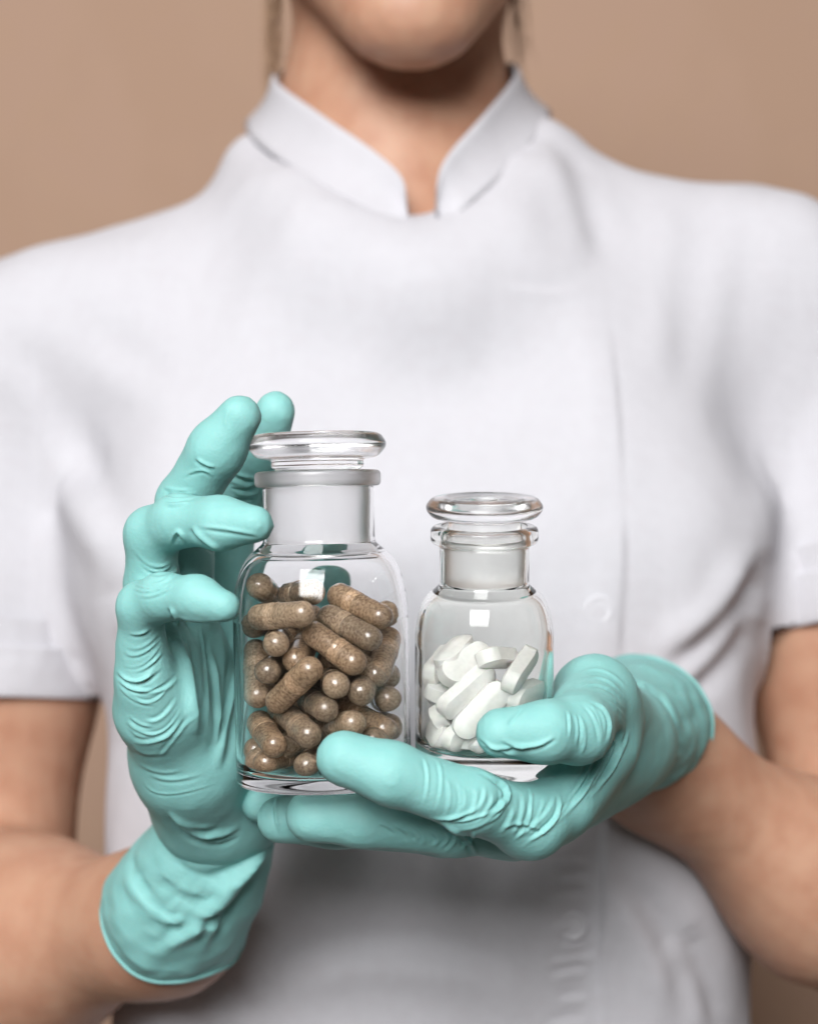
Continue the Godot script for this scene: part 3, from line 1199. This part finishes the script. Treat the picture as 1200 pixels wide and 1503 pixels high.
# Settles rods (two ends each) in a cylinder so that they touch but do not overlap.
func settle(a: PackedVector3Array, b: PackedVector3Array, ta: PackedVector3Array, tb: PackedVector3Array, pinned: int, r: float, length: float, wall: float, floor_y: float, rounds: int) -> void:
	var n := a.size()
	for it in rounds:
		for i in n:
			if i < pinned:
				var pull := 0.12 if it < rounds * 0.7 else 0.03
				a[i] = a[i].lerp(ta[i], pull)
				b[i] = b[i].lerp(tb[i], pull)
			elif it < rounds * 0.8:
				a[i].y -= 0.0002
				b[i].y -= 0.0002
		for i in n:
			for j in range(i + 1, n):
				var ci := (a[i] + b[i]) * 0.5
				var cj := (a[j] + b[j]) * 0.5
				if ci.distance_squared_to(cj) > (length + 2.0 * r) * (length + 2.0 * r):
					continue
				var near := Geometry3D.get_closest_points_between_segments(a[i], b[i], a[j], b[j])
				var d := near[1] - near[0]
				var l := d.length()
				if l > 2.0 * r:
					continue
				if l < 1e-6:
					d = Vector3(0.0, 1e-6, -1e-6)
					l = d.length()
				var push := d / l * (2.0 * r - l) * 0.5
				var wi := clampf((near[0] - a[i]).length() / length, 0.0, 1.0)
				var wj := clampf((near[1] - a[j]).length() / length, 0.0, 1.0)
				var mi := 0.55 if i < pinned and j >= pinned else 1.0
				var mj := 0.55 if j < pinned and i >= pinned else 1.0
				a[i] -= push * (1.0 - wi) * mi
				b[i] -= push * wi * mi
				a[j] += push * (1.0 - wj) * mj
				b[j] += push * wj * mj
		for i in n:
			var c := (a[i] + b[i]) * 0.5
			var u := (b[i] - a[i]).normalized() * length * 0.5
			a[i] = c - u
			b[i] = c + u
			for e in 2:
				var p := a[i] if e == 0 else b[i]
				var flat := Vector2(p.x, p.z)
				if flat.length() > wall - r:
					flat = flat.normalized() * (wall - r)
				p = Vector3(flat.x, maxf(p.y, floor_y + r), flat.y)
				if e == 0:
					a[i] = p
				else:
					b[i] = p


func pour(place: Transform3D, spots: Array, origin: Vector2, zoom: float, extra: int, top: float, r: float, length: float, wall: float, floor_y: float, what: String, make: Callable) -> void:
	# spots: [bx, by, ax, ay, depth mm, label]: the two ends of a pill as the photograph shows them, b the nearer
	var inv := place.affine_inverse()
	var a := PackedVector3Array()
	var b := PackedVector3Array()
	for s in spots:
		var pb := at(origin.x + s[0] / zoom, origin.y + s[1] / zoom, 0)
		var lb := inv * pb
		var room := wall - r
		lb.z = sqrt(maxf(room * room - lb.x * lb.x, 0.0)) - s[4] * MM
		var la := inv * at(origin.x + s[2] / zoom, origin.y + s[3] / zoom, 0)
		var flat := Vector2(la.x - lb.x, la.y - lb.y)
		if flat.length() > length * 0.97:
			flat = flat.normalized() * length * 0.97
		b.append(lb)
		a.append(lb + Vector3(flat.x, flat.y, -sqrt(length * length - flat.length_squared())))
	var pinned := a.size()
	var ta := a.duplicate()
	var tb := b.duplicate()
	for k in extra:
		var c := Vector3(rng.randf_range(-0.6, 0.6) * wall, rng.randf_range(floor_y + r, top), rng.randf_range(-0.75, 0.1) * wall)
		var u := Vector3(rng.randfn(), rng.randfn() * 0.6, rng.randfn()).normalized() * length * 0.5
		a.append(c - u)
		b.append(c + u)
	settle(a, b, ta, tb, pinned, r, length, wall, floor_y, 90)
	for i in a.size():
		var y := (b[i] - a[i]).normalized()
		if rng.randf() < 0.5:
			y = -y
		var x := y.cross(Vector3(0, 0, 1) if absf(y.z) < 0.95 else Vector3(0, 1, 0)).normalized()
		var basis := Basis(x, y, x.cross(y))
		var mid := (a[i] + b[i]) * 0.5
		var label: String = spots[i][5] if i < pinned else whereabouts(what, mid, (b[i] - a[i]).normalized(), wall, floor_y, top)
		make.call(place * Transform3D(basis, mid), label, i)


func whereabouts(what: String, at_: Vector3, along: Vector3, wall: float, low: float, high: float) -> String:
	var lie := "upright" if absf(along.y) > 0.8 else "level" if absf(along.y) < 0.3 else "aslant"
	var h := (at_.y - low) / (high - low)
	var level := "at the bottom" if h < 0.2 else "low" if h < 0.4 else "halfway up" if h < 0.6 else "high" if h < 0.85 else "at the top"
	var side := "on the left" if at_.x < -0.25 * wall else "on the right" if at_.x > 0.25 * wall else "in the middle"
	var deep := "against the back of the bottle" if at_.z < -0.4 * wall else "just behind the front ones" if at_.z > -0.05 * wall else "in the core of the pile"
	return "%s lying %s %s, %s %s" % [what, lie, deep, level, side]


func _ready() -> void:
	rng.seed = 20240
	# ---- camera
	var cam := Camera3D.new()
	cam.name = "camera"
	cam.position = EYE
	cam.near = 0.02
	cam.far = 20.0
	add_child(cam)
	var lens := CameraAttributesPhysical.new()
	lens.frustum_focal_length = 12.0 / (K * 751.5)
	lens.frustum_focus_distance = 0.49
	lens.frustum_near = 0.02
	lens.frustum_far = 20.0
	lens.exposure_aperture = 5.2
	cam.attributes = lens
	cam.fov = rad_to_deg(2.0 * atan(K * 751.5))
	cam.current = true
	# ---- air and light: a soft box above and behind the camera, dim room light
	var env := Environment.new()
	env.background_mode = Environment.BG_COLOR
	env.background_color = (Color(0.060, 0.052, 0.047) * 0.125).linear_to_srgb()
	env.tonemap_mode = Environment.TONE_MAPPER_LINEAR
	env.tonemap_exposure = 10.9
	env.sdfgi_enabled = true
	env.ssao_enabled = true
	env.ssil_enabled = true
	var we := WorldEnvironment.new()
	we.name = "world_environment"
	we.environment = env
	add_child(we)
	var soft := AreaLight3D.new()
	soft.name = "soft_box"
	soft.area_size = Vector2(1.15, 1.15)
	soft.area_normalize_energy = true
	soft.light_energy = 0.76
	soft.light_color = Color(1.0, 1.0, 1.0)
	soft.shadow_enabled = true
	add_child(soft)
	soft.look_at_from_position(EYE + Vector3(-0.34, 1.03, 1.25), Vector3(0.0, 1.22, -0.12), Vector3.UP)
	make_materials()

	# ---- the wall behind
	var wall_box := BoxMesh.new()
	wall_box.size = Vector3(6.0, 4.0, 0.1)
	var wall := part("wall", wall_box, mat.wall, self, "plain tan wall behind the person")
	wall.position = Vector3(0, 1.5, -1.0)
	wall.set_meta("kind", "structure")

	build_person()
	var who := get_node("person")
	var rg := part("glove", right_glove(), mat.glove, who, "teal glove gripping the larger bottle from the side")
	cuff([[322, 1168, -48, 15, 14], [324, 1212, -54, 17.5, 17], [292, 1278, -66, 22.0, 21], [258, 1335, -80, 24.5, 24], [255, 1352, -86, 24.0, 23.5]], cuff_folds_right(), 4, 2.0, rg)
	var lg := part("glove_001", left_glove(), mat.glove, who, "teal glove held palm up under both bottles")
	cuff([[890, 1078, -50, 14, 14], [904, 1072, -64, 18, 17.5], [922, 1068, -82, 21, 20.5], [932, 1066, -98, 23.8, 23], [936, 1066, -106, 24.6, 23.8]], cuff_folds_left(), 11, 2.0, lg)

	# ---- the larger bottle and its capsules
	var big := frame_of(at(476, 1150, 0), 0.022, 0.0)
	bottle("glass_bottle", big,
		[["glass_wall", [[0, 1.8], [19, 0.5, 1.0], [24.4, 0.0, 5.5], [24.4, 46.0]] + shoulder(24.4, 47.0, 16.4, 65.6) + [[15.6, 67.4, 1.5], [15.6, 82.6, 0.5], [14.75, 82.6, 0.2], [14.75, 67.6, 1.5]] + shoulder(22.8, 47.0, 15.4, 64.0, true) + [[22.8, 46.0], [22.8, 3.4, 5.0], [0, 4.0]], "glass"]],
		[[0, 66.6], [14.3, 66.6, 0.5], [14.55, 87.2, 0.4], [0, 87.2]],
		[[0, 87.4], [11.6, 87.4, 0.3], [13.0, 88.4, 1.0], [12.8, 90.3, 0.8], [17.0, 90.9, 4.0], [19.8, 94.3, 2.4], [17.6, 97.6, 3.0], [9.0, 98.1, 6.0], [0, 97.9]],
		"larger clear glass bottle full of brown capsules with a disc stopper",
		[[14.75, 82.8], [17.6, 82.8, 1.4], [17.6, 87.2, 1.4], [14.75, 87.2, 0.4], [14.75, 82.8]])
	var cp := capsule_parts()
	pour(big, capsule_spots(), Vector2(340, 820), 4.175, 34, 0.05, 3.75 * MM, 14.1 * MM, 22.5 * MM, 4.0 * MM, "brown capsule",
		func(where: Transform3D, label: String, i: int) -> void:
			var o := Node3D.new()
			o.name = numbered("capsule")
			add_child(o, true)
			where.basis = where.basis * Basis(Vector3.UP, rng.randf() * TAU)
			o.transform = where
			tag(o, label, "capsule", "brown capsules in the larger bottle")
			part("capsule_body", cp[0], mat["powder%d" % (i % 3)], o)
			part("cap", cp[1], mat["cap%d" % (i % 3)], o)
			part("overlap_band", cp[2], mat["band%d" % (i % 3)], o))

	# ---- the smaller bottle and its tablets
	var small := frame_of(at(710, 1130, 0), 0.004, 0.13)
	bottle("glass_bottle_001", small,
		[["glass_wall", [[0, 1.4], [14, 0.3, 1.0], [19.2, 0.0, 4.0], [19.2, 36.0]] + shoulder(19.2, 37.0, 13.0, 51.0) + [[12.3, 52.6, 1.2], [12.3, 63.5, 1.0], [14.8, 64.1, 2.0], [14.8, 68.6, 2.2], [11.5, 68.8, 0.8], [11.4, 52.8, 1.2]] + shoulder(17.5, 37.0, 12.0, 49.4, true) + [[17.5, 36.0], [17.5, 7.6, 3.5], [0, 7.0]], "base"]],
		[[0, 52.8], [10.9, 52.8, 0.4], [11.2, 65.0, 0.3], [0, 65.0]],
		[[0, 65.2], [10.6, 65.2, 0.3], [10.2, 68.9, 1.0], [10.0, 70.6, 0.8], [14.4, 71.1, 3.0], [16.5, 73.8, 2.2], [14.6, 76.4, 2.4], [11.0, 76.8, 0.8], [10.0, 76.0, 0.8], [4.0, 75.9, 0.5], [3.4, 76.3, 0.4], [0, 76.3]],
		"smaller clear glass bottle half full of white tablets with a disc stopper",
		[])
	var tm := tablet_mesh()
	pour(small, tablet_spots(), Vector2(590, 700), 3.27, 10, 0.026, 3.15 * MM, 11.6 * MM, 17.2 * MM, 7.7 * MM, "white tablet",
		func(where: Transform3D, label: String, i: int) -> void:
			where.basis = where.basis * Basis(Vector3.UP, rng.randf_range(-0.9, 0.9) + (PI / 2 if i % 2 else 0.0))
			var o := part(numbered("tablet"), tm, mat.tablet, self)
			o.transform = where
			tag(o, label, "tablet", "white tablets in the smaller bottle"))


func cuff_folds_right() -> Array:
	var l := []
	# swags that hang from the wrist, then pleats that run to the rim
	fold(l, -45, [232, 1222, 285, 1300, 392, 1248], 2.0, 11, 4)
	fold(l, -48, [215, 1238, 270, 1330, 385, 1268], 1.8, 12, 4)
	fold(l, -48, [224, 1252, 280, 1312, 350, 1298], 0.9, 5)
	fold(l, -52, [190, 1262, 235, 1340, 330, 1338], 1.7, 12, 4)
	fold(l, -52, [200, 1245, 215, 1290, 262, 1330], 0.9, 5)
	fold(l, -52, [396, 1252, 350, 1300, 268, 1392], 2.2, 12, 4)
	fold(l, -52, [375, 1285, 335, 1335, 300, 1400], 1.4, 9, 4)
	fold(l, -52, [395, 1240, 352, 1282, 292, 1316], 1.0, 5)
	fold(l, -56, [170, 1300, 215, 1355, 280, 1372], 1.6, 11, 4)
	fold(l, -56, [165, 1330, 205, 1376, 255, 1396], 1.2, 9, 4)
	fold(l, -56, [232, 1392, 280, 1362, 338, 1352], 1.4, 10, 4)
	fold(l, -56, [205, 1340, 240, 1352, 275, 1350], 0.6, 4)
	bundle(l, -52, [195, 1275, 230, 1300, 250, 1345], [300, 1330, 310, 1360, 290, 1395], 5, 0.4, 3.5, 6)
	return l


func cuff_folds_left() -> Array:
	var l := []
	fold(l, -80, [955, 1040, 965, 1075, 1000, 1110], 1.8, 7, 4)
	fold(l, -80, [950, 1046, 968, 1066, 975, 1100], 0.9, 4)
	fold(l, -80, [915, 1100, 945, 1092, 955, 1065], 1.6, 9, 4)
	fold(l, -80, [905, 1135, 930, 1112, 950, 1105], 1.2, 8, 4)
	bundle(l, -75, [925, 990, 938, 1060, 908, 1140], [945, 985, 962, 1060, 940, 1145], 4, 1.1, 8, 5, 4)
	bundle(l, -85, [965, 1000, 992, 1040, 1008, 1085], [985, 1000, 1010, 1030, 1020, 1065], 3, 1.0, 8, 4, 4)
	bundle(l, -75, [930, 1000, 960, 1020, 990, 1060], [950, 1000, 985, 1010, 1010, 1040], 4, 0.4, 3.5, 4)
	return l


func capsule_spots() -> Array:
	return [
		[200, 165, 235, 230, 6, "speckled brown capsule end poking up at the pile's top left corner"],
		[500, 195, 330, 215, 8, "brown capsule lying flat at the back of the pile's top, below the bright reflection"],
		[900, 345, 660, 232, 2, "brown capsule sloping down to the right, highest one on the pile's right"],
		[455, 315, 205, 345, 0, "brown capsule lying almost level across the pile's upper left, second from top"],
		[840, 465, 615, 350, 0, "long brown capsule sloping right, just below the pile's highest right one"],
		[750, 600, 510, 470, 0, "brown capsule with a pale cap ring sloping right in the pile's middle"],
		[297, 497, 285, 485, 0, "round end of a brown capsule just below the level upper left one"],
		[160, 430, 230, 420, 5, "dark brown capsule end at the glass on the pile's far upper left"],
		[415, 575, 430, 480, 6, "half hidden brown capsule standing in the dark gap left of the pale ringed one"],
		[185, 820, 165, 585, 0, "upright brown capsule with a long bright streak against the left glass"],
		[250, 660, 330, 640, 2, "round brown capsule end overlapping the upright streaked capsule"],
		[495, 650, 310, 835, 0, "brown capsule rising steeply to the right in the pile's left centre"],
		[660, 735, 640, 720, 0, "larger round brown capsule end in the very centre of the pile"],
		[810, 780, 830, 760, 0, "round brown capsule end right of the central round end"],
		[905, 650, 990, 480, 2, "brown capsule leaning up along the right glass, cap end downward"],
		[1035, 400, 960, 380, 8, "small brown capsule end at the glass on the pile's far upper right"],
		[585, 880, 480, 850, 2, "short looking brown capsule pointing right below the central round end"],
		[930, 990, 720, 885, 0, "brown capsule with a bright streak sloping right in the lower right of the pile"],
		[945, 830, 1020, 930, 3, "brown capsule end at the right glass above the streaked sloping one"],
		[490, 1025, 370, 970, 0, "brown capsule sloping right in the lower left, upper of the two parallel ones"],
		[290, 1095, 200, 1005, 0, "brown capsule sloping right in the lower left, lower of the two parallel ones"],
		[740, 980, 630, 1050, 0, "brown capsule rising to the right just above the tip of the gloved index finger"],
		[850, 1090, 930, 1130, 1, "brown capsule partly covered by the upper edge of the gloved index finger"],
		[250, 1220, 380, 1170, 2, "lowest brown capsule lying at the bottom left of the pile"],
		[180, 1160, 240, 1130, 8, "dark brown capsule end in the bottom left corner of the pile"],
		[490, 1230, 560, 1220, 1, "brown capsule end beside the tip of the gloved index finger at the bottom"],
		[1030, 1080, 1000, 1010, 4, "dark brown capsule against the right glass above the gloved finger"],
		[965, 720, 985, 650, 6, "half hidden brown capsule in the gap under the leaning right capsule"],
	]


func tablet_spots() -> Array:
	return [
		[120, 930, 200, 900, 0, "white tablet seen end on at the left glass near the top of the pile"],
		[215, 855, 285, 815, 6, "highest white tablet, tilted, at the back left of the pile"],
		[240, 905, 370, 850, 4, "white tablet lying across the pile's top, just left of its middle"],
		[390, 850, 490, 870, 6, "white tablet lying nearly level at the back of the pile's top"],
		[215, 1040, 345, 920, 0, "white tablet with its rounded face forward, sloping up in the pile's left centre"],
		[165, 1015, 230, 1000, 3, "white tablet tucked behind the left end of the face forward one"],
		[305, 1125, 450, 990, 0, "long white tablet on its edge, sloping up through the pile's centre"],
		[500, 925, 590, 850, 1, "white tablet on its edge, sloping up at the pile's top right"],
		[540, 1020, 620, 1045, 2, "white tablet end just above the gloved thumb at the right"],
		[190, 1130, 240, 1140, 2, "short looking white tablet end at the left below the face forward one"],
		[240, 1215, 360, 1195, 0, "white tablet lying level beside the tip of the gloved thumb"],
		[205, 1275, 190, 1215, 3, "white tablet standing upright at the bottom left of the pile"],
		[300, 1305, 310, 1290, 4, "round white tablet end at the bottom of the pile, left of its neighbour"],
		[370, 1310, 400, 1290, 4, "round white tablet end at the bottom, closest to the gloved thumb tip"],
		[430, 1090, 520, 1080, 6, "white tablet in the gap behind the long edge on one"],
		[490, 1200, 580, 1180, 3, "white tablet hidden behind the gloved thumb, upper one"],
		[560, 1285, 500, 1275, 6, "white tablet hidden behind the gloved thumb, lower one"],
	]
